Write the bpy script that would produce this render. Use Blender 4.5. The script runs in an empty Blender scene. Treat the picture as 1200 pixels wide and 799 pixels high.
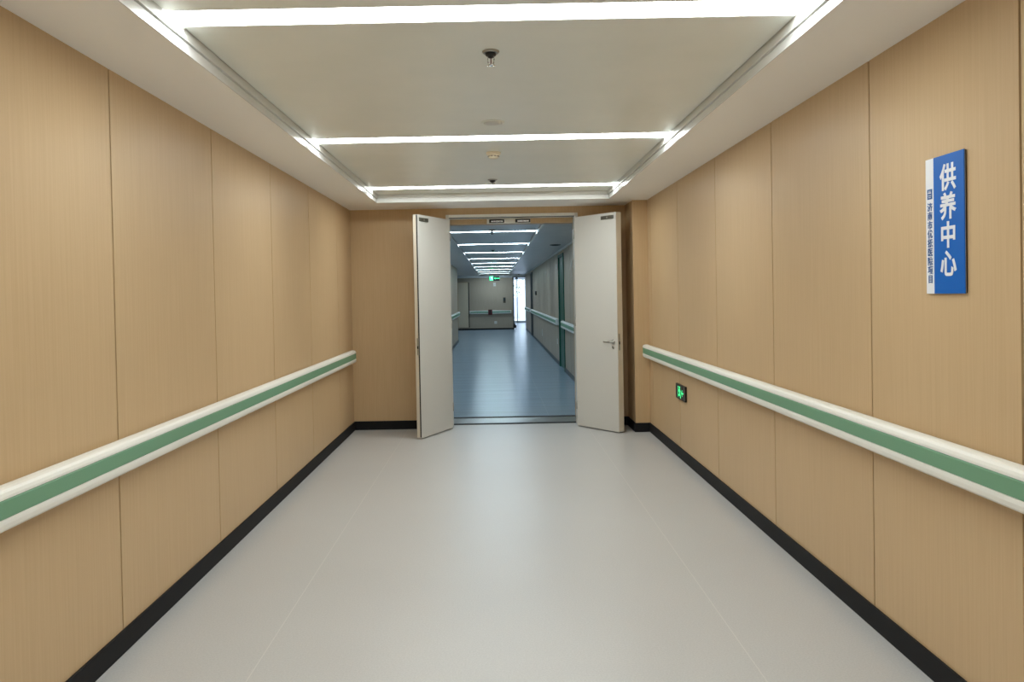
import bpy, bmesh, math, random
from mathutils import Vector, Matrix
random.seed(7)
S = bpy.context.scene
C = S.collection
EYE = 1.52

# ------------------------------------------------------------------ materials
def srgb(r, g, b):
    f = lambda c: (c/255/12.92) if c/255 <= .04045 else ((c/255+.055)/1.055)**2.4
    return (f(r), f(g), f(b), 1)
def mat(name, col, rough=.5, metal=0, emit=None, estr=0, spec=.5):
    m = bpy.data.materials.new(name); m.use_nodes = True
    b = m.node_tree.nodes['Principled BSDF']
    b.inputs['Base Color'].default_value = col
    b.inputs['Roughness'].default_value = rough
    b.inputs['Metallic'].default_value = metal
    b.inputs['Specular IOR Level'].default_value = spec
    if emit:
        b.inputs['Emission Color'].default_value = emit
        b.inputs['Emission Strength'].default_value = estr
    return m
def nodes(m): return m.node_tree.nodes, m.node_tree.links, m.node_tree.nodes['Principled BSDF']
def speckle(m, c1, c2, scale, vec_scale=(1, 1, 1), detail=3, bump=0, rlo=None, rhi=None, big=0, pos=(.35, .65)):
    n, l, b = nodes(m)
    tc = n.new('ShaderNodeTexCoord'); mp = n.new('ShaderNodeMapping'); mp.inputs['Scale'].default_value = vec_scale
    nz = n.new('ShaderNodeTexNoise'); nz.inputs['Scale'].default_value = scale; nz.inputs['Detail'].default_value = detail
    cr = n.new('ShaderNodeValToRGB'); cr.color_ramp.elements[0].position = pos[0]; cr.color_ramp.elements[1].position = pos[1]
    cr.color_ramp.elements[0].color = c1; cr.color_ramp.elements[1].color = c2
    l.new(tc.outputs['Object'], mp.inputs['Vector']); l.new(mp.outputs['Vector'], nz.inputs['Vector'])
    l.new(nz.outputs['Fac'], cr.inputs['Fac'])
    out = cr.outputs['Color']
    if big:
        n2 = n.new('ShaderNodeTexNoise'); n2.inputs['Scale'].default_value = 1.1; n2.inputs['Detail'].default_value = 2
        l.new(tc.outputs['Object'], n2.inputs['Vector'])
        mr = n.new('ShaderNodeMapRange'); mr.inputs['From Min'].default_value = .3; mr.inputs['From Max'].default_value = .7
        mr.inputs['To Min'].default_value = 1-big; mr.inputs['To Max'].default_value = 1+big
        l.new(n2.outputs['Fac'], mr.inputs['Value'])
        vm = n.new('ShaderNodeVectorMath'); vm.operation = 'SCALE'
        l.new(out, vm.inputs[0]); l.new(mr.outputs['Result'], vm.inputs['Scale']); out = vm.outputs['Vector']
    l.new(out, b.inputs['Base Color'])
    if bump:
        bp = n.new('ShaderNodeBump'); bp.inputs['Strength'].default_value = bump; bp.inputs['Distance'].default_value = .002
        l.new(nz.outputs['Fac'], bp.inputs['Height']); l.new(bp.outputs['Normal'], b.inputs['Normal'])
    return m, out

M = {}
M['wood'], _ = speckle(mat('tan_laminate', (1, 1, 1, 1), .42, spec=.35), srgb(197, 169, 131), srgb(202, 175, 137), 110, (1, 1, .02), 5, .015, big=.03)
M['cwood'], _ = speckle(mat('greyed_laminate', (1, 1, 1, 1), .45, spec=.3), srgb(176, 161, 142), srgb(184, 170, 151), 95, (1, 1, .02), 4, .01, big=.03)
M['gap'] = mat('dark_joint', srgb(28, 18, 10), .8)
M['pilaster'] = M['wood']
M['base'] = mat('black_skirting', srgb(24, 24, 27), .6, spec=.2)
M['railw'] = mat('ivory_vinyl', srgb(240, 241, 236), .38)
M['railg'] = mat('green_vinyl', srgb(110, 157, 127), .45)
M['ceil'] = mat('ceiling_paint', srgb(246, 247, 246), .5)
M['panel'], _ = speckle(mat('satin_ceiling_panel', (1, 1, 1, 1), .38, spec=.5), srgb(233, 237, 231), srgb(237, 240, 234), 3)
M['riser'] = mat('satin_white_metal', srgb(222, 224, 222), .25, 0)
M['trim'] = mat('grey_metal_trim', srgb(215, 216, 212), .4, .0)
M['cpanel'], _ = speckle(mat('grey_aluminium_ceiling', (1, 1, 1, 1), .35, .3), srgb(205, 207, 209), srgb(210, 212, 214), 4)
M['doorw'] = mat('off_white_door', srgb(206, 205, 200), .42)
M['doore'] = mat('door_edge_cream', srgb(214, 206, 190), .4)
M['dark'] = mat('dark_seam', srgb(25, 24, 24), .7)
M['steel'] = mat('brushed_steel', srgb(170, 168, 162), .28, .9)
M['chrome'] = mat('chrome', srgb(205, 205, 205), .12, 1)
M['plate'] = mat('grey_armature_plate', srgb(120, 120, 112), .35, .8)
M['black'] = mat('black_plastic', srgb(22, 22, 22), .35)
M['whitep'] = mat('white_plastic', srgb(225, 224, 218), .4)
M['cream'] = mat('cream_plastic', srgb(238, 230, 208), .45)
M['green_door'] = mat('dark_green_door', srgb(20, 92, 74), .4)
M['graydark'] = mat('dark_grey_frame', srgb(48, 58, 60), .4)
M['blue'] = mat('blue_sign_face', srgb(0, 98, 190), .35, spec=.25)
M['signw'] = mat('white_sign_face', srgb(232, 236, 244), .3)
M['navy'] = mat('blue_lettering', srgb(20, 84, 150), .4)
M['light'] = mat('diffuser', (1, 1, 1, 1), .5, 0, (.95, 1, .98, 1), 21.8)
M['clight'] = mat('cool_diffuser', (1, 1, 1, 1), .5, 0, (.67, .87, 1, 1), 38)
M['glow'] = mat('lit_green_symbol', srgb(60, 230, 140), .5, 0, srgb(70, 255, 150), 1.3)
M['maroon'] = mat('dark_red_fabric', srgb(92, 22, 26), .6)
M['bronze'] = mat('bronze_plate', srgb(95, 85, 72), .4, .4)
M['pale_door'] = mat('pale_beige_door', srgb(218, 202, 176), .45)
M['lattice'] = mat('pale_facade', srgb(215, 215, 232), .7)
M['leaf'], _ = speckle(mat('leaves', (1, 1, 1, 1), .6), srgb(95, 120, 90), srgb(150, 170, 140), 8)
M['bark'] = mat('bark', srgb(95, 85, 75), .8)
M['pave'] = mat('pale_paving', srgb(205, 205, 210), .7)
def seam_floor(name, c1, c2, xs, rough, lighter):
    m, out = speckle(mat(name, (1, 1, 1, 1), rough, spec=.5), c1, c2, 130, (1, 1, 1), 2, .0, big=.015, pos=(.3, .7))
    n, l, b = nodes(m)
    for lk in list(b.inputs['Base Color'].links): l.remove(lk)
    tc = n.new('ShaderNodeTexCoord'); sp = n.new('ShaderNodeSeparateXYZ'); l.new(tc.outputs['Object'], sp.inputs[0])
    tot = None
    for x in xs:
        a = n.new('ShaderNodeMath'); a.operation = 'COMPARE'; a.inputs[1].default_value = x; a.inputs[2].default_value = .0022
        l.new(sp.outputs['X'], a.inputs[0])
        if tot is None: tot = a.outputs[0]
        else:
            s = n.new('ShaderNodeMath'); s.operation = 'ADD'; l.new(tot, s.inputs[0]); l.new(a.outputs[0], s.inputs[1]); tot = s.outputs[0]
    mx = n.new('ShaderNodeMix'); mx.data_type = 'RGBA'
    l.new(tot, mx.inputs['Factor']); l.new(out, mx.inputs['A']); mx.inputs['B'].default_value = lighter
    l.new(mx.outputs['Result'], b.inputs['Base Color'])
    return m
M['floor'] = seam_floor('grey_vinyl', srgb(186, 187, 188), srgb(197, 198, 199), [-1.02, 1.03], .33, srgb(206, 206, 205))
M['cfloor'] = seam_floor('blue_grey_vinyl', srgb(140, 163, 182), srgb(150, 172, 190), [.65], .22, srgb(165, 182, 195))
n, l, bs = nodes(M['cfloor'])
tc = n.new('ShaderNodeTexCoord'); mp = n.new('ShaderNodeMapping'); mp.inputs['Scale'].default_value = (.35, 2.2, 1)
nz = n.new('ShaderNodeTexNoise'); nz.inputs['Scale'].default_value = 1.6; nz.inputs['Detail'].default_value = 3
bp = n.new('ShaderNodeBump'); bp.inputs['Strength'].default_value = .55; bp.inputs['Distance'].default_value = .02
l.new(tc.outputs['Object'], mp.inputs['Vector']); l.new(mp.outputs['Vector'], nz.inputs['Vector']); l.new(nz.outputs['Fac'], bp.inputs['Height']); l.new(bp.outputs['Normal'], bs.inputs['Normal'])
g = mat('window_glass', (.9, .95, 1, 1), .02); g.node_tree.nodes['Principled BSDF'].inputs['Transmission Weight'].default_value = 1
g.node_tree.nodes['Principled BSDF'].inputs['IOR'].default_value = 1.05
M['glass'] = g

# ------------------------------------------------------------------ mesh helpers
class MB:
    def __init__(s): s.bm = bmesh.new(); s.mats = []
    def mi(s, m):
        if m not in s.mats: s.mats.append(m)
        return s.mats.index(m)
    def verts_faces(s, vs, fs, m='wood', smooth=False):
        k = s.mi(m); bv = [s.bm.verts.new(v) for v in vs]
        for f in fs:
            try:
                fc = s.bm.faces.new([bv[i] for i in f]); fc.material_index = k; fc.smooth = smooth
            except ValueError: pass
        return s
    def box(s, x0, x1, y0, y1, z0, z1, m='wood', T=None):
        vs = [Vector((x, y, z)) for x in (x0, x1) for y in (y0, y1) for z in (z0, z1)]
        if T is not None: vs = [T @ v for v in vs]
        return s.verts_faces(vs, [(0, 1, 3, 2), (4, 6, 7, 5), (0, 4, 5, 1), (2, 3, 7, 6), (0, 2, 6, 4), (1, 5, 7, 3)], m)
    def bbox(s, x0, x1, y0, y1, z0, z1, m, r=.003, T=None, seg=2):
        t = bmesh.new(); bmesh.ops.create_cube(t, size=1)
        bmesh.ops.scale(t, vec=(x1-x0, y1-y0, z1-z0), verts=t.verts)
        bmesh.ops.translate(t, vec=((x0+x1)/2, (y0+y1)/2, (z0+z1)/2), verts=t.verts)
        bmesh.ops.bevel(t, geom=t.edges[:], offset=r, segments=seg, affect='EDGES', profile=.5)
        t.verts.ensure_lookup_table(); t.verts.index_update()
        vs = [(T @ v.co) if T is not None else v.co.copy() for v in t.verts]
        fs = [[v.index for v in f.verts] for f in t.faces]
        t.free(); return s.verts_faces(vs, fs, m)
    def lathe(s, prof, m, c=(0, 0, 0), n=32, T=None):
        vs, fs = [], []
        for r, z in prof:
            for i in range(n):
                a = 2*math.pi*i/n; v = Vector((r*math.cos(a), r*math.sin(a), z))
                v = T @ v if T is not None else v + Vector(c); vs.append(v)
        for k in range(len(prof)-1):
            for i in range(n):
                j = (i+1) % n; fs.append((k*n+i, k*n+j, (k+1)*n+j, (k+1)*n+i))
        fs.append(tuple(range(n))[::-1]); fs.append(tuple((len(prof)-1)*n+i for i in range(n)))
        return s.verts_faces(vs, fs, m, True)
    def tube(s, pts, r, m, n=10):
        vs, fs = [], []; pts = [Vector(p) for p in pts]
        for k, p in enumerate(pts):
            d = (pts[min(k+1, len(pts)-1)]-pts[max(k-1, 0)]).normalized()
            u = d.cross(Vector((0, 0, 1)));  u = u.normalized() if u.length > .05 else Vector((1, 0, 0))
            w = d.cross(u).normalized(); rr = r[k] if isinstance(r, (list, tuple)) else r
            for i in range(n):
                a = 2*math.pi*i/n; vs.append(p+u*rr*math.cos(a)+w*rr*math.sin(a))
        for k in range(len(pts)-1):
            for i in range(n):
                j = (i+1) % n; fs.append((k*n+i, k*n+j, (k+1)*n+j, (k+1)*n+i))
        fs.append(tuple(range(n))); fs.append(tuple((len(pts)-1)*n+i for i in range(n)))
        return s.verts_faces(vs, fs, m, True)
    def poly(s, pts, T, d, m):       # 2-D outline extruded by d, placed by T
        n = len(pts)
        vs = [T @ Vector((x, y, 0)) for x, y in pts]+[T @ Vector((x, y, d)) for x, y in pts]
        fs = [tuple(range(n))[::-1], tuple(range(n, 2*n))]+[(i, (i+1) % n, n+(i+1) % n, n+i) for i in range(n)]
        return s.verts_faces(vs, fs, m)
    def build(s, name, parent=None, label=None, cat=None, group=None, kind=None):
        bmesh.ops.recalc_face_normals(s.bm, faces=s.bm.faces)
        me = bpy.data.meshes.new(name); s.bm.to_mesh(me); s.bm.free()
        for m in s.mats: me.materials.append(M[m])
        o = bpy.data.objects.new(name, me); C.objects.link(o)
        if parent: o.parent = parent
        return tag(o, label, cat, group, kind)
def tag(o, label=None, cat=None, group=None, kind=None):
    if label: o['label'] = label
    if cat: o['category'] = cat
    if group: o['group'] = group
    if kind: o['kind'] = kind
    return o
def empty(name, loc, label, cat, group=None, rot=0):
    o = bpy.data.objects.new(name, None); C.objects.link(o); o.location = loc; o.rotation_euler = (0, 0, rot)
    o.empty_display_size = .1
    return tag(o, label, cat, group)
def copy_tree(o, parent=None):
    c = o.copy(); C.objects.link(c)
    if parent: c.parent = parent
    for ch in [x for x in bpy.data.objects if x.parent == o]: copy_tree(ch, c)
    return c
ST = 'structure'

# ------------------------------------------------------------------ near corridor
XL, XR, H = -1.643, 1.674, 2.525
YB, YF = -4.4, 8.82
GAP = .010
def panel_wall(name, x, side, joints, y0, y1, z0, z1, thick=.12, label=None, GAP=GAP, m='wood'):
    """wall clad in laminate boards; side=-1: board faces +x (left wall), +1: faces -x"""
    b = MB()
    b.box(x+side*.012, x+side*thick, y0, y1, z0, z1, 'gap')
    ys = [y0]+[j for j in joints if y0 < j < y1]+[y1]
    for a, c in zip(ys, ys[1:]):
        a2 = a+(GAP/2 if a > y0 else 0); c2 = c-(GAP/2 if c < y1 else 0)
        b.bbox(min(x, x+side*.014), max(x, x+side*.014), a2, c2, z0, z1, m, .0012, seg=1)
    return b.build(name, kind=ST, label=label)
jl = [3.32-1.19*k for k in range(6, 0, -1)]+[3.32, 4.51, 5.69, 6.85, 8.05]
jr = [2.44-1.2*k for k in range(5, 0, -1)]+[2.44, 3.416, 4.62, 5.80, 7.0, 8.2]
panel_wall('wall_left', XL, -1, jl, YB, YF, 0, 2.7, label='tan laminate panelled wall on the left of the near corridor')
panel_wall('wall_right', XR, 1, jr, YB, YF, 0, 2.7, label='tan laminate panelled wall on the right, with the blue sign')
b = MB(); b.box(XL-.1, XR+.1, YB-.12, YB, 0, 2.7, 'wood'); b.build('wall_back', kind=ST)
b = MB(); b.box(XL-.1, XR+.1, YB-.1, 9.03, -.1, 0, 'floor'); b.build('floor', kind=ST, label='speckled light grey vinyl floor of the near corridor')
# pilaster in the far right corner
b = MB(); b.bbox(1.513, XR, 8.36, YF, 0, H+.02, 'wood', .002); b.build('wall_pilaster', kind=ST, label='narrow tan pilaster in the far right corner')
# far wall with door opening
OX0, OX1, OZ = -.51, .932, 2.42
b = MB()
b.box(XL-.1, OX0-.035, YF, 9.03, 0, 2.7, 'wood'); b.box(OX1+.035, XR+.1, YF, 9.03, 0, 2.7, 'wood')
b.box(OX0-.035, OX1+.035, YF, 9.03, OZ+.03, 2.7, 'wood')
b.build('wall_front', kind=ST, label='tan laminate wall around the double doorway')
b = MB()   # steel door frame
b.box(OX0-.035, OX0, YF-.012, 9.04, 0, OZ+.03, 'trim'); b.box(OX1, OX1+.035, YF-.012, 9.04, 0, OZ+.03, 'trim')
b.box(OX0, OX1, YF-.012, YF+.06, OZ, OZ+.03, 'railw')
b.box(OX0, OX1, YF+.05, YF+.085, OZ-.004, OZ+.03, 'dark')
b.box(OX0, OX1, YF+.075, 9.04, OZ-.002, OZ+.03, 'railw')
b.build('trim_doorframe', kind=ST, label='pale steel frame of the double doorway')
# passage between the two corridors
b = MB()
b.box(OX0-.3, OX0-.04, 9.05, 9.5, 0, 2.7, 'wood'); b.box(OX1+.04, OX1+.3, 9.05, 9.5, 0, 2.7, 'wood')
b.box(OX0-.04, OX1+.04, 9.05, 9.20, 2.36, 2.7, 'wood')
b.box(OX0-.04, OX1+.04, 9.20, 9.5, 2.42, 2.7, 'wood')
b.build('wall_passage', kind=ST, label='tan wood lining and header just behind the doorway')
b = MB(); b.box(OX0-.04, OX1+.04, 9.03, 9.10, -.1, .006, 'dark'); b.box(OX0-.04, OX1+.04, 9.10, 9.5, -.1, .003, 'steel')
b.box(OX0-.04, OX1+.04, 9.5, 9.58, -.1, .006, 'dark'); b.build('trim_threshold', kind=ST, label='metal threshold plate with two dark edge strips in the doorway')
# skirting
def skirt(name, parts, z=.1):
    b = MB()
    for p in parts: b.bbox(*p, 0, z, 'base', .003)
    return b.build(name, kind=ST)
skirt('baseboard_left', [(XL, XL+.012, YB, YF)]); skirt('baseboard_right', [(XR-.012, XR, YB, 8.36)])
skirt('baseboard_front', [(XL, OX0-.036, YF-.012, YF), (OX1+.036, 1.513, YF-.012, YF)])
skirt('baseboard_pilaster', [(1.501, XR, 8.348, 8.36), (1.501, 1.513, 8.36, YF-.012)])

# ceiling: lowered border, riser, raised field
TX0, TX1, TY0, TY1 = -1.236, 1.236, -4.1, 8.17
b = MB()
b.box(XL-.1, TX0, YB, YF, H, 2.8, 'ceil'); b.box(TX1, XR+.1, YB, YF, H, 2.8, 'ceil')
b.box(TX0, TX1, TY1, YF, H, 2.8, 'ceil'); b.box(TX0, TX1, YB, TY0, H, 2.8, 'ceil')
b.build('ceiling', kind=ST, label='lowered painted ceiling border along the corridor walls')
ZP = 2.61
b = MB()   # riser in two steps
for (x0, x1, y0, y1) in ((TX0, TX0+.004, TY0, TY1), (TX1-.004, TX1, TY0, TY1), (TX0, TX1, TY1-.004, TY1), (TX0, TX1, TY0, TY0+.004)):
    b.box(x0, x1, y0, y1, H-.001, H+.042, 'riser')
for (x0, x1, y0, y1) in ((TX0, TX0+.0145, TY0, TY1), (TX1-.014, TX1, TY0, TY1), (TX0, TX1, TY1-.014, TY1), (TX0, TX1, TY0, TY0+.014)):
    b.box(x0, x1, y0, y1, H+.045, ZP+.01, 'trim')
b.build('trim_ceiling', kind=ST, label='satin metal edge around the raised ceiling field')
LY = [2.985+2.36*k for k in (-2, -1, 0, 1, 2)]
LW, LX = .086, 1.218
b = MB()
edges = [TY0+.014]
for y in LY: edges += [y-LW, y+LW]
edges.append(TY1-.014)
for a, c in zip(edges[::2], edges[1::2]):
    b.bbox(-LX+.0, LX-.0, a+.002, c-.002, ZP, ZP+.02, 'panel', .0015, seg=1)
b.box(TX0, TX1, TY0, TY1, ZP+.09, ZP+.12, 'dark')
b.build('ceiling_field', kind=ST, label='raised satin grey ceiling field between the strip lights')
def strip_light(name, w, half, z, m, label, group, x=0):
    t = empty(name, (x, 0, z), label, 'ceiling light', group)
    b = MB(); b.box(-half, half, -w, w, .004, .010, m); b.build('diffuser', t)
    b = MB()
    b.box(-half, half, -w-.001, -w+.003, 0, .07, 'whitep'); b.box(-half, half, w-.003, w+.001, 0, .07, 'whitep')
    b.box(-half, half, -w, w, .066, .07, 'whitep'); b.build('housing', t)
    return t
names = ['white strip light in the tan corridor ceiling, behind the viewer', 'white strip light in the tan corridor ceiling, just over the viewer',
         'largest white strip light, at the top edge of the photo', 'white strip light across the ceiling, between the detector and the round grille',
         'white strip light across the ceiling closest to the open double doors']
first = None
for y, nm in zip(LY, names):
    o = strip_light('ceiling_light', LW, LX, ZP, 'light', nm, 'strip lights in the near ceiling') if first is None else copy_tree(first)
    first = first or o; o.location.y = y; o['label'] = nm

# ------------------------------------------------------------------ handrails
def rail_profile(h=.142, k=.085):
    """(protrusion, height) outline of the ivory body, from wall top round to wall bottom"""
    return [(.02, h-.012), (.03, h-.002), (.045, h), (.06, h-.001), (.073, h-.005), (.081, h-.013), (k, h-.024), (k, h-.0325),
            (k-.004, h-.0345), (k-.004, .0475), (k, .0455), (k, .030), (.081, .014), (.072, .005), (.06, .0), (.045, 0), (.03, .002), (.02, .012)]
def handrail(x, side, y0, y1, z0, label, group=None, mir=1, caps=(1, 1), along='y', yy=None, small=False):
    """side=+1: grows towards +x from the wall at x"""
    t = empty('handrail', (0, 0, 0), label, 'handrail', group)
    def P(p, a, h):
        return Vector((x+side*p, a, z0+h)) if along == 'y' else Vector((a, yy+side*p, z0+h))
    prof = rail_profile(); n = len(prof); b = MB()
    vs = [P(p, a, h) for a in (y0, y1) for p, h in prof]
    fs = [(i, (i+1) % n, n+(i+1) % n, n+i) for i in range(n)]+[tuple(range(n)), tuple(range(n, 2*n))]
    b.verts_faces(vs, fs, 'railw')
    b.build('rail_body', t)
    b = MB(); q = [(.079, .047), (.0835, .048), (.086, .051), (.086, .104), (.0835, .107), (.079, .108)]
    vs = [P(p, a, h) for a in (y0, y1) for p, h in q]; n = len(q)
    fs = [(i, (i+1) % n, n+(i+1) % n, n+i) for i in range(n)]+[tuple(range(n)), tuple(range(n, 2*n))]
    b.verts_faces(vs, fs, 'railg'); b.build('green_strip', t, label='green insert strip')
    for end, on, sg in ((y0, caps[0], -1), (y1, caps[1], 1)):
        if not on: continue
        b = MB(); rings = []
        for f, d in ((1, 0), (1, .012), (.93, .026), (.78, .038), (.5, .047), (.27, .05)):
            rings.append((f, d))
        n = len(prof); vs = []; fs = []
        for f, d in rings:
            for p, h in prof: vs.append(P(.004+(p-.004)*f if p > .02 else p*f, end+sg*d, .07+(h-.07)*(1-.12*(1-f))))
        for k in range(len(rings)-1):
            fs += [(k*n+i, k*n+(i+1) % n, (k+1)*n+(i+1) % n, (k+1)*n+i) for i in range(n)]
        fs += [tuple(range(n)), tuple((len(rings)-1)*n+i for i in range(n))]
        b.verts_faces(vs, fs, 'railw', False); b.build('end_cap', t)
    b = MB(); pts = [(0.0, .045), (.022, .045), (.022, .095), (0.0, .095)]
    vs = [P(p, aa, h) for aa in (min(y0, y1)+.03, max(y0, y1)-.03) for p, h in pts]
    b.verts_faces(vs, [(0, 1, 2, 3), (4, 5, 6, 7), (0, 1, 5, 4), (1, 2, 6, 5), (2, 3, 7, 6), (3, 0, 4, 7)], 'steel')
    b.build('mounting_strip', t)
    return t
handrail(XL, 1, YB+.3, 8.55, .795, 'white handrail with green band along the left wall of the tan corridor')
handrail(XR, -1, YB+.3, 8.29, .817, 'white handrail with green band running under the blue sign')

# ------------------------------------------------------------------ double doors
def door(name, hx, hy, d, out, width, label, right):
    """d = direction of leaf from hinge (unit), out = direction of the leaf's hidden side"""
    ang = math.atan2(d[1], d[0])
    t = bpy.data.objects.new(name, None); C.objects.link(t); t.location = (hx, hy, 0); t.rotation_euler = (0, 0, ang); t.empty_display_size = .1
    tag(t, label, None, None, ST)
    s = out      # local y sign of the hidden side
    TH = .082 if right else .058
    y = lambda a, c: (min(s*a, s*c), max(s*a, s*c))
    b = MB()
    b.bbox(0, width, *y(0, TH), .012, 2.395, 'doorw', .0015)
    b.build('door_leaf', t)
    b = MB()
    b.box(width-.001, width+.002, *y(.004, TH-.004), .02, 2.39, 'doore')
    if not right:
        b.box(width+.001, width+.003, *y(.003, .017), .02, 2.39, 'dark')
    b.build('edge_strip', t)
    b = MB(); b.bbox(width+.001, width+.005, *y(.012, .036), .90, 1.08, 'steel', .001)
    b.box(width+.004, width+.009, *y(.018, .030), .965, .995, 'dark'); b.build('lock_plate', t, label='steel lock plate on the door edge')
    b = MB()
    b.bbox(width-.215, width-.03, *y(-.010, 0), 2.325, 2.365, 'plate', .002)
    b.box(width-.13, width-.11, *y(-.012, -.009), 2.335, 2.355, 'steel')
    b.build('magnet_plate', t, label='grey magnetic lock plate at the top corner')
    if right:
        h = MB(); T = Matrix.Translation((width-.062, 0, .99)) @ Matrix.Rotation(math.radians(90*s), 4, 'X')
        h.lathe([(.027, 0), (.027, .006), (.022, .009), (.010, .010), (.010, .045)], 'steel', T=T, n=24)
        yy = -s*.048
        h.tube([(width-.062, yy, .99), (width-.075, yy, .990), (width-.10, yy-s*.001, .988), (width-.13, yy, .985), (width-.165, yy+s*.004, .988), (width-.175, yy+s*.006, .992)], [.010, .010, .009, .009, .008, .006], 'steel')
        hd = h.build('door_handle', t, label='curved steel lever handle')
        k = MB(); T = Matrix.Translation((width-.062, 0, .93)) @ Matrix.Rotation(math.radians(90*s), 4, 'X')
        k.lathe([(.018, 0), (.018, .004), (.012, .006)], 'steel', T=T, n=20); k.build('keyhole_plate', t)
    for z in (.25, 1.2, 2.2):
        b = MB(); b.tube([(-.006, s*.0, z-.05), (-.006, s*.0, z+.05)], .007, 'steel'); b.box(-.004, .0, *y(.002, .03), z-.05, z+.05, 'steel')
        b.build('hinge', t)
    return t
v = Vector((-.425, -.905)).normalized(); door('door_1', OX0+.008, YF-.02, v, -1, .71, 'white left leaf of the open double door', False)
v = Vector((.61, -.79)).normalized(); door('door_2', OX1-.008, YF-.02, v, 1, .645, 'white right leaf of the open double door, with lever handle', True)

# magnetic lock under the header
t = empty('magnetic_lock', (.18, 9.05, 2.36), 'white double magnetic lock with two mirror plates under the doorway header', 'lock')
b = MB(); b.bbox(-.255, .255, -.045, -.0, .0, .055, 'whitep', .002); b.build('lock_housing', t)
for x in (-.14, .165):
    b = MB(); b.bbox(x-.088, x+.088, -.049, -.044, .007, .048, 'black', .001); p = b.build('magnet_face', t)
    b = MB(); b.bbox(x-.066, x+.072, -.052, -.048, .016, .034, 'chrome', .001); b.build('mirror_strip', p)

# ------------------------------------------------------------------ blue sign on right wall
def text_obj(parent, s, size, T, m, name, off=0.0, depth=.0012):
    cu = bpy.data.curves.new(name+'_font', 'FONT'); cu.body = s; cu.size = size; cu.align_x = 'CENTER'; cu.align_y = 'CENTER'
    cu.extrude = depth; cu.offset = off; cu.resolution_u = 3
    tmp = bpy.data.objects.new(name+'_tmp', cu); C.objects.link(tmp)
    dg = bpy.context.evaluated_depsgraph_get(); me = bpy.data.meshes.new_from_object(tmp.evaluated_get(dg))
    bpy.data.objects.remove(tmp)
    # centre the glyph on its own box
    if len(me.vertices):
        xs = [v.co.x for v in me.vertices]; ys = [v.co.y for v in me.vertices]
        cx, cy = (min(xs)+max(xs))/2, (min(ys)+max(ys))/2
        for v in me.vertices: v.co = T @ Vector((v.co.x-cx, v.co.y-cy, v.co.z))
    me.materials.clear(); me.materials.append(M[m]); return me
def join_meshes(name, meshes, parent, label=None):
    bm = bmesh.new()
    for me in meshes: bm.from_mesh(me)
    out = bpy.data.meshes.new(name); bm.to_mesh(out); bm.free(); out.materials.append(meshes[0].materials[0])
    o = bpy.data.objects.new(name, out); C.objects.link(o); o.parent = parent
    return tag(o, label)
# local frame of something on the right wall: u points to the viewer's right (-y), v up, w out of the wall (-x)
def wall_frame(y, z, x=0):
    return Matrix(((0, 0, -1, x), (-1, 0, 0, y), (0, 1, 0, z), (0, 0, 0, 1)))
SY0, SY1, SZ0, SZ1 = 2.715, 2.955, 1.495, 2.005
t = empty('wall_sign', (XR, (SY0+SY1)/2, (SZ0+SZ1)/2), 'tall blue sign with white Chinese characters on the right wall', 'sign')
b = MB(); F = wall_frame(0, 0)
hw, hh = (SY1-SY0)/2, (SZ1-SZ0)/2
b.box(-.006, -.0005, -hw+.002, hw-.002, -hh+.002, hh-.002, 'black'); b.box(-.008, -.006, -hw, hw, -hh, hh, 'steel'); b.build('sign_backing', t)
b = MB(); b.box(-.0115, -.008, -hw, hw-.052, -hh, hh, 'blue'); b.build('blue_face', t)
b = MB(); b.box(-.0115, -.008, hw-.052, hw, -hh, hh, 'signw'); wf = b.build('white_band', t, label='white band with small blue characters')
zc = (SZ0+SZ1)/2
ms = []
for ch, z in zip('供养中心', (1.922, 1.816, 1.711, 1.606)):
    T = wall_frame(0, z-zc, -.0116) @ Matrix.Translation((.0235, 0, 0))
    ms.append(text_obj(t, ch, .101, T, 'signw', 'c', off=.0024))
join_meshes('large_lettering', ms, t, 'large white characters')
ms = []
for i, ch in enumerate('济南市优抚医院项目'):
    T = wall_frame(0, 1.824-.0343*i-zc, -.0116) @ Matrix.Translation((-hw+.0275, 0, 0))
    ms.append(text_obj(t, ch, .0335, T, 'navy', 'c', off=.0006))
join_meshes('small_lettering', ms, wf, 'small blue characters')
b = MB(); T = wall_frame(0, 1.872-zc, -.0116) @ Matrix.Translation((-hw+.0275, 0, 0))
b.poly([(-.016, -.019), (.016, -.019), (.016, .019), (-.016, .019)], T, .001, 'navy')
for q in ([(-.010, .003), (.010, .003), (.010, .006), (-.010, .006)], [(-.006, .006), (-.003, .006), (-.003, .014), (-.006, .014)],
          [(.003, .006), (.006, .006), (.006, .014), (.003, .014)], [(-.011, -.006), (.011, -.006), (.011, -.004), (-.011, -.004)], [(-.008, -.013), (.008, -.013), (.008, -.011), (-.008, -.011)]):
    b.poly(q, T @ Matrix.Translation((0, 0, .001)), .0006, 'signw')
b.build('logo', wf, label='small blue square emblem')

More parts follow.
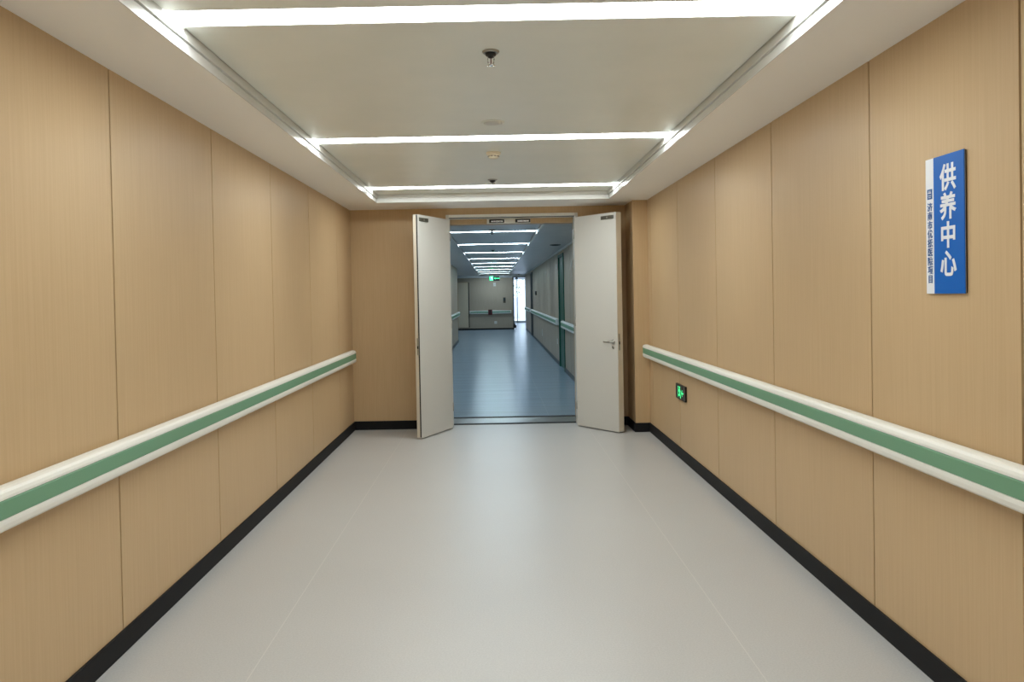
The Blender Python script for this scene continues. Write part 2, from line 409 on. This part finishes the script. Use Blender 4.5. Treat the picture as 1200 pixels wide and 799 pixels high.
# ------------------------------------------------------------------ exit signs
def man(T, b, m, s=1.0):
    """running figure heading left + doorway, local units metres"""
    def q(pts): b.poly([(x*s, y*s) for x, y in pts], T, .001, m)
    cx = [(.012*math.cos(a*math.pi/5)+.004, .012*math.sin(a*math.pi/5)+.040) for a in range(10)]
    q(cx)
    q([(-.010, .026), (.014, .026), (.022, -.008), (.004, -.010)])
    q([(.006, -.006), (.022, -.008), (.042, -.046), (.034, -.052), (.012, -.022)])
    q([(.003, -.010), (.018, -.014), (-.008, -.032), (-.030, -.030), (-.030, -.022), (-.010, -.020)])
    q([(-.010, .026), (-.028, .006), (-.022, .002), (-.004, .018)])
    q([(.012, .026), (.034, .008), (.030, .002), (.010, .016)])
t = empty('exit_sign', (XR, 6.91, .6135), 'small black exit sign with lit green running man low on the right wall', 'exit sign')
b = MB(); b.bbox(-.020, 0, -.17, .17, -.068, .068, 'black', .004); b.build('sign_body', t)
b = MB(); T = wall_frame(0, 0, -.0205) @ Matrix.Translation((-.02, 0, 0)); man(T, b, 'glow', 1.05)
b.poly([(-.055, -.05), (-.048, -.05), (-.048, .044), (-.062+.02, .044), (-.042, .051), (-.055, .051)], T, .001, 'glow')
b.build('running_man', t, label='lit green running figure')
b = MB(); T = wall_frame(0, 0, -.0205) @ Matrix.Translation((.085, 0, 0))
b.poly([(-.035, 0), (-.010, .028), (-.001, .028), (-.018, .006), (.03, .006), (.03, -.006), (-.018, -.006), (-.001, -.028), (-.010, -.028)], T, .001, 'glow')
b.build('arrow', t, label='lit green arrow')
b = MB(); b.box(-.0215, -.020, -.166, -.150, -.060, .060, 'steel'); b.build('edge_strip', t)

# ------------------------------------------------------------------ ceiling fittings
def sprinkler(loc, label, ring=True, s=1.0):
    t = empty('sprinkler', loc, label, 'sprinkler', 'ceiling sprinklers')
    b = MB(); b.lathe([(.046*s, 0), (.046*s, -.003), (.040*s, -.009), (.030*s, -.010), (.029*s, -.004), (.02*s, -.004)], 'steel', n=28); b.build('escutcheon', t)
    b = MB(); b.lathe([(.028*s, -.004), (.028*s, -.018), (.022*s, -.022), (.012*s, -.022), (.010*s, -.030)], 'black', n=20); b.build('cup', t)
    b = MB()
    for sx in (-1, 1): b.tube([(sx*.010*s, 0, -.022), (sx*.017*s, 0, -.034), (sx*.015*s, 0, -.050), (sx*.004, 0, -.060)], .0028*s, 'chrome', 8)
    b.tube([(0, 0, -.022), (0, 0, -.058)], .0022, 'maroon', 8); b.build('frame_arms', t)
    b = MB(); b.lathe([(.004, -.058), (.022*s, -.062), (.022*s, -.064), (.004, -.065)], 'chrome', n=20); b.build('deflector', t)
    return t
sprinkler((.003, 3.45, ZP), 'chrome and black fire sprinkler nearest the viewer, below the largest strip light', s=.85)
sprinkler((.0, 7.25, ZP), 'small fire sprinkler just in front of the strip light closest to the doors')
t = empty('ceiling_grille', (.006, 4.86, ZP), 'flat round grey grille in the ceiling, in front of the second strip light', 'ceiling grille')
b = MB(); b.lathe([(.075, 0), (.075, -.003), (.070, -.006), (.060, -.006), (.059, -.003), (.02, -.003)], 'panel', n=36); b.build('rim', t)
b = MB(); b.lathe([(.055, -.003), (.055, -.007), (.04, -.010), (.01, -.011)], 'trim', n=36); b.build('disc', t)
t = empty('smoke_detector', (.011, 5.88, ZP), 'cream domed smoke detector behind the second strip light', 'smoke detector')
b = MB(); b.lathe([(.056, 0), (.056, -.010), (.052, -.016), (.03, -.017)], 'cream', n=32); b.build('base', t)
b = MB(); b.lathe([(.045, -.016), (.045, -.022), (.040, -.036), (.028, -.046), (.008, -.049)], 'cream', n=32); dome = b.build('dome', t)
b = MB()
for i in range(10):
    T = Matrix.Rotation(2*math.pi*i/10, 4, 'Z'); b.box(.036, .0435, -.007, .007, -.034, -.029, 'dark', T)
b.build('vent_slots', dome)

# ------------------------------------------------------------------ far corridor
CX0, CX1, CH = -1.23, 1.36, 2.42
CY0, CE = 9.5, 34.0
b = MB(); b.box(-4.5, 2.4, 9.5, 42.2, -.1, 0, 'cfloor'); b.build('floor_corridor', kind=ST, label='glossy blue grey floor of the corridor beyond the doors')
# ceiling of metal boards, one mesh with fine seams
b = MB(); b.box(-4.5, 2.4, CY0, 42.2, CH+.13, CH+.25, 'gap')
y = CY0
CLY = [11.3+2.75*k for k in range(8)]+[33.1]
while y < CE+1.5:
    y2 = y+.65
    lit = [l for l in CLY if y-.11 < l < y2+.11]
    for (a, c) in ((-4.4, -.655), (.653, 1.355)): b.box(a, c, y+.005, y2-.005, CH, CH+.014, 'cpanel')
    y = y2
ys = [CY0]
for l in CLY: ys += [l-.062, l+.062]
ys.append(CE+1.5)
for a, c in zip(ys[::2], ys[1::2]): b.box(-.64, .628, a+.002, c-.002, CH+.035, CH+.049, 'cpanel')
b.box(-4.5, 2.4, CE+1.5, 42.2, CH-.02, CH+.014, 'cpanel')
b.build('ceiling_corridor', kind=ST, label='grey metal board ceiling of the far corridor')
b = MB(); b.box(.630, .652, CY0, CE+1.5, CH-.006, CH+.05, 'railw'); b.box(-.654, -.642, CY0, CE+1.5, CH-.001, CH+.05, 'trim'); b.build('trim_corridor_ceiling', kind=ST)
first = None
ords = ['first', 'second', 'third', 'fourth', 'fifth', 'sixth', 'seventh', 'eighth', 'farthest']
for i, l in enumerate(CLY):
    nm = f'{ords[i]} cool white strip light beyond the double doors' + ('' if i == 8 else ', counting from the doorway')
    if first is None: o = first = strip_light('corridor_light', .062, .625, CH+.035, 'clight', nm, 'strip lights in the far corridor', x=-.012)
    else: o = copy_tree(first)
    o.location = (-.008, l, CH+.035); o['label'] = nm
# right wall with green doorway and dark doorway
D1, D2 = (15.0, 16.2), (27.4, 28.6)
def corridor_panels(y0, y1, n):
    return [y0+(y1-y0)*i/n for i in range(1, n)]
k = 0
for (a, c, n) in ((CY0, D1[0], 5), (D1[1], D2[0], 9), (D2[1], 33.6, 4)):
    panel_wall(['wall_corridor_right', 'wall_corridor_middle', 'wall_corridor_end'][k], CX1, 1, corridor_panels(a, c, n), a, c, 0, 2.7, GAP=.04, m='cwood'); k += 1
b = MB()
for (a, c) in (D1, D2): b.box(CX1, CX1+.12, a, c, 2.33, 2.7, 'wood')
b.build('wall_over_corridor_doors', kind=ST)
def side_door(name, a, c, m, label):
    t = bpy.data.objects.new(name, None); C.objects.link(t); t.location = (CX1, (a+c)/2, 0); tag(t, label, None, None, ST)
    h = (c-a)/2; b = MB()
    b.box(-.02, .1, -h, -h+.05, 0, 2.33, m); b.box(-.02, .1, h-.05, h, 0, 2.33, m); b.box(-.02, .1, -h, h, 2.28, 2.33, m); b.build('door_frame', t)
    b = MB(); b.bbox(.01, .055, -h+.052, h-.052, .01, 2.278, m, .002); b.build('door_leaf', t)
    b = MB(); b.tube([(-.03, -h+.14, 1.0), (-.035, -h+.20, 1.0), (-.035, -h+.27, 1.0)], .010, 'steel'); b.tube([(.01, -h+.14, 1.0), (-.03, -h+.14, 1.0)], .012, 'steel'); b.build('door_handle', t)
    return t
side_door('door_3', *D1, 'green_door', 'dark green door in the right wall of the far corridor')
side_door('door_4', *D2, 'graydark', 'dark grey door farther down the right wall of the far corridor')
b = MB(); b.bbox(CX1-.012, CX1, CY0+.09, D1[0]-.001, 0, .08, 'graydark', .002); b.bbox(CX1-.012, CX1, D1[1]+.001, D2[0]-.001, 0, .08, 'graydark', .002)
b.bbox(CX1-.012, CX1, D2[1]+.001, 33.6, 0, .08, 'graydark', .002); b.build('baseboard_corridor_right', kind=ST)
b = MB(); b.box(CX1-.03, CX1-.001, CY0, 33.5, CH-.028, CH-.001, 'railw'); b.build('trim_corridor_cornice', kind=ST)
# left wall, ends where the corridor widens
panel_wall('wall_corridor_left', CX0, -1, corridor_panels(CY0, 25.4, 13), CY0, 25.4, 0, 2.7, GAP=.04, m='cwood')
b = MB(); b.bbox(CX0, CX0+.012, CY0+.09, 25.4, 0, .08, 'graydark', .002); b.build('baseboard_corridor_left', kind=ST)
b = MB(); b.box(-4.5, CX0-.12, 25.28, 25.4, 0, 2.7, 'wood'); b.box(-4.5, -4.38, 25.4, CE, 0, 2.7, 'wood'); b.build('wall_alcove', kind=ST)
b = MB(); b.box(CX0-.2, OX0-.3, 9.05, CY0, 0, 2.7, 'wood'); b.box(OX1+.3, CX1+.2, 9.05, CY0, 0, 2.7, 'wood'); b.build('wall_corridor_start', kind=ST)
# end wall
EW = .80
b = MB(); b.box(-4.4, -1.13, CE, CE+.15, 2.02+.10, 2.7, 'cwood'); b.box(-4.4, -1.66, CE, CE+.15, 0, 2.12, 'cwood'); b.box(-1.13, EW, CE, CE+.15, 0, 2.7, 'cwood')
b.box(-1.66, -1.13, CE+.02, CE+.15, 0, .12, 'cwood')
b.build('wall_end', kind=ST, label='grey beige wall at the far end of the corridor')
b = MB(); b.bbox(-4.4, EW, CE-.015, CE, 0, .07, 'dark', .002); b.build('baseboard_end', kind=ST)
b = MB(); b.box(-4.4, EW, CE-.05, CE, CH-.12, CH, 'ceil'); b.box(EW, CX1+.3, CE-.05, CE+.1, CH-.10, CH, 'ceil'); b.build('ceiling_bulkhead', kind=ST)
t = bpy.data.objects.new('door_5', None); C.objects.link(t); t.location = (-1.395, CE, 0); tag(t, 'pale beige door in the end wall of the far corridor', None, None, ST)
b = MB(); b.bbox(-.225, .225, -.01, .035, .118, 2.10, 'pale_door', .003); b.build('door_leaf', t)
b = MB(); b.box(-.265, -.226, -.02, .04, .12, 2.12, 'wood'); b.box(.226, .265, -.02, .04, .12, 2.12, 'gap'); b.box(-.265, .265, -.02, .04, 2.10, 2.12, 'wood'); b.build('door_frame', t)
handrail(0, -1, -1.08, .68, .71, 'short white and green handrail on the corridor end wall', along='x', yy=CE)
b = MB(); b.bbox(-.3, -.12, CE-.125, CE-.09, .66, .90, 'maroon', .02); b.bbox(-.24, -.18, CE-.13, CE-.12, .72, .88, 'black', .004)
b.build('hanging_bag', label='dark red bag hanging on the end wall handrail', cat='bag')
b = MB(); b.bbox(.37, .48, CE-.025, CE, 1.18, 1.42, 'bronze', .006); b.bbox(.39, .46, CE-.028, CE-.024, 1.27, 1.40, 'graydark', .003)
b.build('wall_plate', label='dark bronze plate on the end wall beside the glass door', cat='wall plate')
def socket(name, T, label, w=.086, h=.086, grp='wall sockets'):
    t = bpy.data.objects.new(name, None); C.objects.link(t); t.matrix_world = T; tag(t, label, 'socket' if 'socket' in name else 'wall device', grp)
    b = MB(); b.bbox(-w/2, w/2, -h/2, h/2, 0, .010, 'whitep', .003); b.build('face_plate', t)
    b = MB(); b.bbox(-w*.25, w*.25, -h*.16, h*.16, .009, .012, 'trim', .001); b.build('rocker', t)
    return t
def end_frame(x, z): return Matrix(((1, 0, 0, x), (0, 0, -1, CE), (0, 1, 0, z), (0, 0, 0, 1)))
socket('wall_socket', end_frame(.02, .32), 'white socket low on the end wall under the handrail', .12, .12)
socket('wall_sensor', end_frame(0, 2.0), 'small white sensor on the end wall below the green exit sign', .11, .16, 'wall sensors')
def rw(y, z): return wall_frame(y, z, CX1)
socket('wall_socket', rw(22.2, .42), 'white socket low on the right corridor wall before the dark door', .1, .2)
socket('wall_socket', rw(16.8, .49), 'white socket low on the wall just past the green door', .086, .12)
socket('wall_sensor', rw(16.7, 2.12), 'small white sensor high on the wall just past the green door', .1, .1, 'wall sensors')
socket('wall_sensor', rw(13.3, 2.04), 'small white sensor high on the wall between the white leaf and green door', .06, .12, 'wall sensors')
b = MB(); b.bbox(CX1-.04, CX1, 24.9, 25.35, 1.50, 1.63, 'black', .006); b.bbox(CX1-.044, CX1-.038, 24.98, 25.27, 1.53, 1.60, 'graydark', .002)
b.build('wall_mounted_box', label='small black box at eye height on the far corridor wall', cat='control box')
handrail(CX1, -1, CY0+.2, D1[0]-.05, .86, 'far corridor handrail between the white door leaf and the green door', 'far corridor handrails')
handrail(CX1, -1, D1[1]+.1, D2[0]-.1, .86, 'long far corridor handrail between the green door and the dark door', 'far corridor handrails')
handrail(CX1, -1, D2[1]+.1, 33.3, .86, 'short far corridor handrail past the dark door', 'far corridor handrails')
handrail(CX0, 1, CY0+.2, 25.2, .86, 'handrail on the left wall of the far corridor', 'far corridor handrails')
# hanging exit sign
t = empty('hanging_exit_sign', (.0, 28.0, 2.05), 'green lit exit sign hanging from the far corridor ceiling', 'exit sign')
b = MB(); b.bbox(-.19, .19, -.015, .015, 0, .17, 'black', .004); b.build('sign_body', t)
for x in (-.14, .14): b = MB(); b.tube([(x, 0, .165), (x, 0, .40)], .005, 'steel', 8); b.build('hanging_rod', t)
b = MB(); T = Matrix(((1, 0, 0, -.10), (0, 0, -1, -.0155), (0, 1, 0, .085), (0, 0, 0, 1)))
b.poly([(-.075, -.075), (.055, -.075), (.055, .075), (-.075, .075)], T, .001, 'glow'); b.build('lit_panel', t, label='lit green square')
b = MB(); T2 = T @ Matrix.Translation((0, 0, .0015)); man(T2, b, 'signw', 1.15); b.build('running_man', t)
b = MB(); T = Matrix(((1, 0, 0, .07), (0, 0, -1, -.0155), (0, 1, 0, .085), (0, 0, 0, 1)))
b.poly([(-.09, 0), (-.04, .035), (-.02, .035), (-.045, .012), (.11, .012), (.11, -.012), (-.045, -.012), (-.02, -.035), (-.04, -.035)], T, .001, 'glow'); b.build('arrow', t)
# corridor ceiling fittings
sprinkler((-.02, 10.55, CH), 'fire sprinkler in the far corridor ceiling, nearest the doorway')
sprinkler((-.02, 15.2, CH), 'fire sprinkler in the far corridor ceiling between the second and third strip lights')
sprinkler((-.02, 23.1, CH), 'fire sprinkler in the far corridor ceiling near the exit sign')
sprinkler((1.05, 33.0, CH), 'fire sprinkler in the far corridor ceiling near the glass door')
t = empty('ceiling_speaker', (1.12, 14.0, CH), 'dark round speaker in the far corridor ceiling near the right wall', 'speaker')
b = MB(); b.lathe([(.10, 0), (.10, -.006), (.09, -.012), (.075, -.012)], 'graydark', n=28); b.build('rim', t)
b = MB(); b.lathe([(.073, -.010), (.06, -.016), (.01, -.018)], 'dark', n=28); b.build('grille', t)

# ------------------------------------------------------------------ bright vestibule and glazed door
VX0, VX1, VE = .35, 1.72, 42.0
b = MB(); b.box(CX1+.0, CX1+.5, 33.6, 33.72, 0, 2.7, 'wood'); b.box(VX1, VX1+.12, 33.72, VE, 0, 2.7, 'ceil'); b.box(VX0-.12, VX0, CE+.15, VE, 0, 2.7, 'ceil'); b.build('wall_vestibule', kind=ST)
b = MB(); b.box(EW, EW+.05, CE-.03, CE+.15, 0, CH-.10, 'graydark'); b.box(EW, CX1, CE-.03, CE+.05, CH-.13, CH-.10, 'graydark'); b.build('trim_end_frame', kind=ST, label='dark frame where the far corridor meets the glazed lobby')
b = MB(); b.bbox(.93, 1.03, CE-.06, CE+.02, CH-.19, CH-.135, 'graydark', .004); b.build('door_closer', label='small dark closer box under the frame before the glass door', cat='door closer')
t = bpy.data.objects.new('door_6', None); C.objects.link(t); t.location = (0, VE, 0); tag(t, 'bright glazed exterior door at the far end', None, None, ST)
b = MB()
for (x0, x1) in ((VX0, VX0+.06), (1.20, 1.25), (VX1-.06, VX1)): b.box(x0, x1, 0, .06, 0, 2.7, 'whitep')
b.box(VX0, VX1, 0, .06, 0, .10, 'whitep'); b.box(VX0, VX1, 0, .06, 2.36, 2.7, 'whitep'); b.build('door_frame', t)
for (x0, x1) in ((VX0+.06, 1.20), (1.25, VX1-.06)):
    b = MB(); b.box(x0, x1, .025, .031, .10, 2.36, 'glass'); b.build('glass_pane', t)
# rubber stop on castor at the corner of the end wall
t = empty('door_stop', (.86, CE-.22, 0), 'small black wheeled stand on the floor beside the glass door', 'door stop')
b = MB(); b.bbox(-.07, .07, -.05, .05, .07, .20, 'black', .01); b.bbox(-.02, .02, -.02, .02, .20, .27, 'black', .005); b.build('body', t)
for x in (-.055, .055):
    b = MB(); T = Matrix.Translation((x, 0, .035)) @ Matrix.Rotation(math.pi/2, 4, 'Y'); b.lathe([(.02, -.012), (.035, -.010), (.035, .010), (.02, .012)], 'black', T=T, n=16); b.build('wheel', t)
# outdoors
b = MB(); b.box(-12, 16, VE+.1, 75, -.12, -.02, 'pave'); b.build('ground_outside', kind=ST)
b = MB(); b.box(-6, 1.62, 50, 50.3, -.02, 1.35, 'lattice'); b.build('parapet_outside', kind=ST, label='pale low wall outside the glazed door')
t = empty('tree', (.55, 53.5, -.02), 'pale leafy tree outside, seen through the glass door', 'tree')
b = MB(); b.tube([(0, 0, 0), (.05, 0, 1.2), (.25, .1, 2.2), (.2, 0, 3.2)], [.12, .1, .07, .03], 'bark'); b.tube([(.1, 0, 1.5), (.6, .1, 2.4), (.9, 0, 3.0)], [.06, .04, .02], 'bark'); b.build('trunk', t)
b = MB()
for i in range(900):
    a, r = random.uniform(0, 6.28), random.random()**.5*1.15
    c = Vector((.4+r*math.cos(a), r*math.sin(a), random.uniform(1.3, 4.2))); u = Vector((random.gauss(0, 1), random.gauss(0, 1), random.gauss(0, 1))).normalized()*.06
    w = u.cross(Vector((random.gauss(0, 1), random.gauss(0, 1), 1))).normalized()*.035
    b.verts_faces([c-u, c+w, c+u, c-w], [(0, 1, 2, 3)], 'leaf')
b.build('foliage', t)

# ------------------------------------------------------------------ world, camera
w = bpy.data.worlds.new('World'); S.world = w; w.use_nodes = True
bg = w.node_tree.nodes['Background']; bg.inputs['Color'].default_value = (.72, .86, 1, 1); bg.inputs['Strength'].default_value = 2.8
cam = bpy.data.cameras.new('camera'); co = bpy.data.objects.new('camera', cam); C.objects.link(co); S.camera = co
f = 900; cam.sensor_width = 36; cam.lens = f/1200*36; cam.clip_start = .05; cam.clip_end = 300
p = .0155
cam.shift_x = (600-580)/1200; cam.shift_y = -(399.5-(346+f*math.tan(p)))/1200
co.matrix_world = Matrix.Translation((0, 0, EYE)) @ Matrix.Rotation(math.pi/2-p, 4, 'X') @ Matrix.Rotation(-.019, 4, 'Z')
vs = S.view_settings; vs.view_transform = 'Standard'; vs.look = 'None'; vs.gamma = 1; vs.exposure = 0; vs.use_curve_mapping = False
S.cycles.max_bounces = 12; S.cycles.diffuse_bounces = 8; S.cycles.glossy_bounces = 4; S.cycles.sample_clamp_indirect = 12
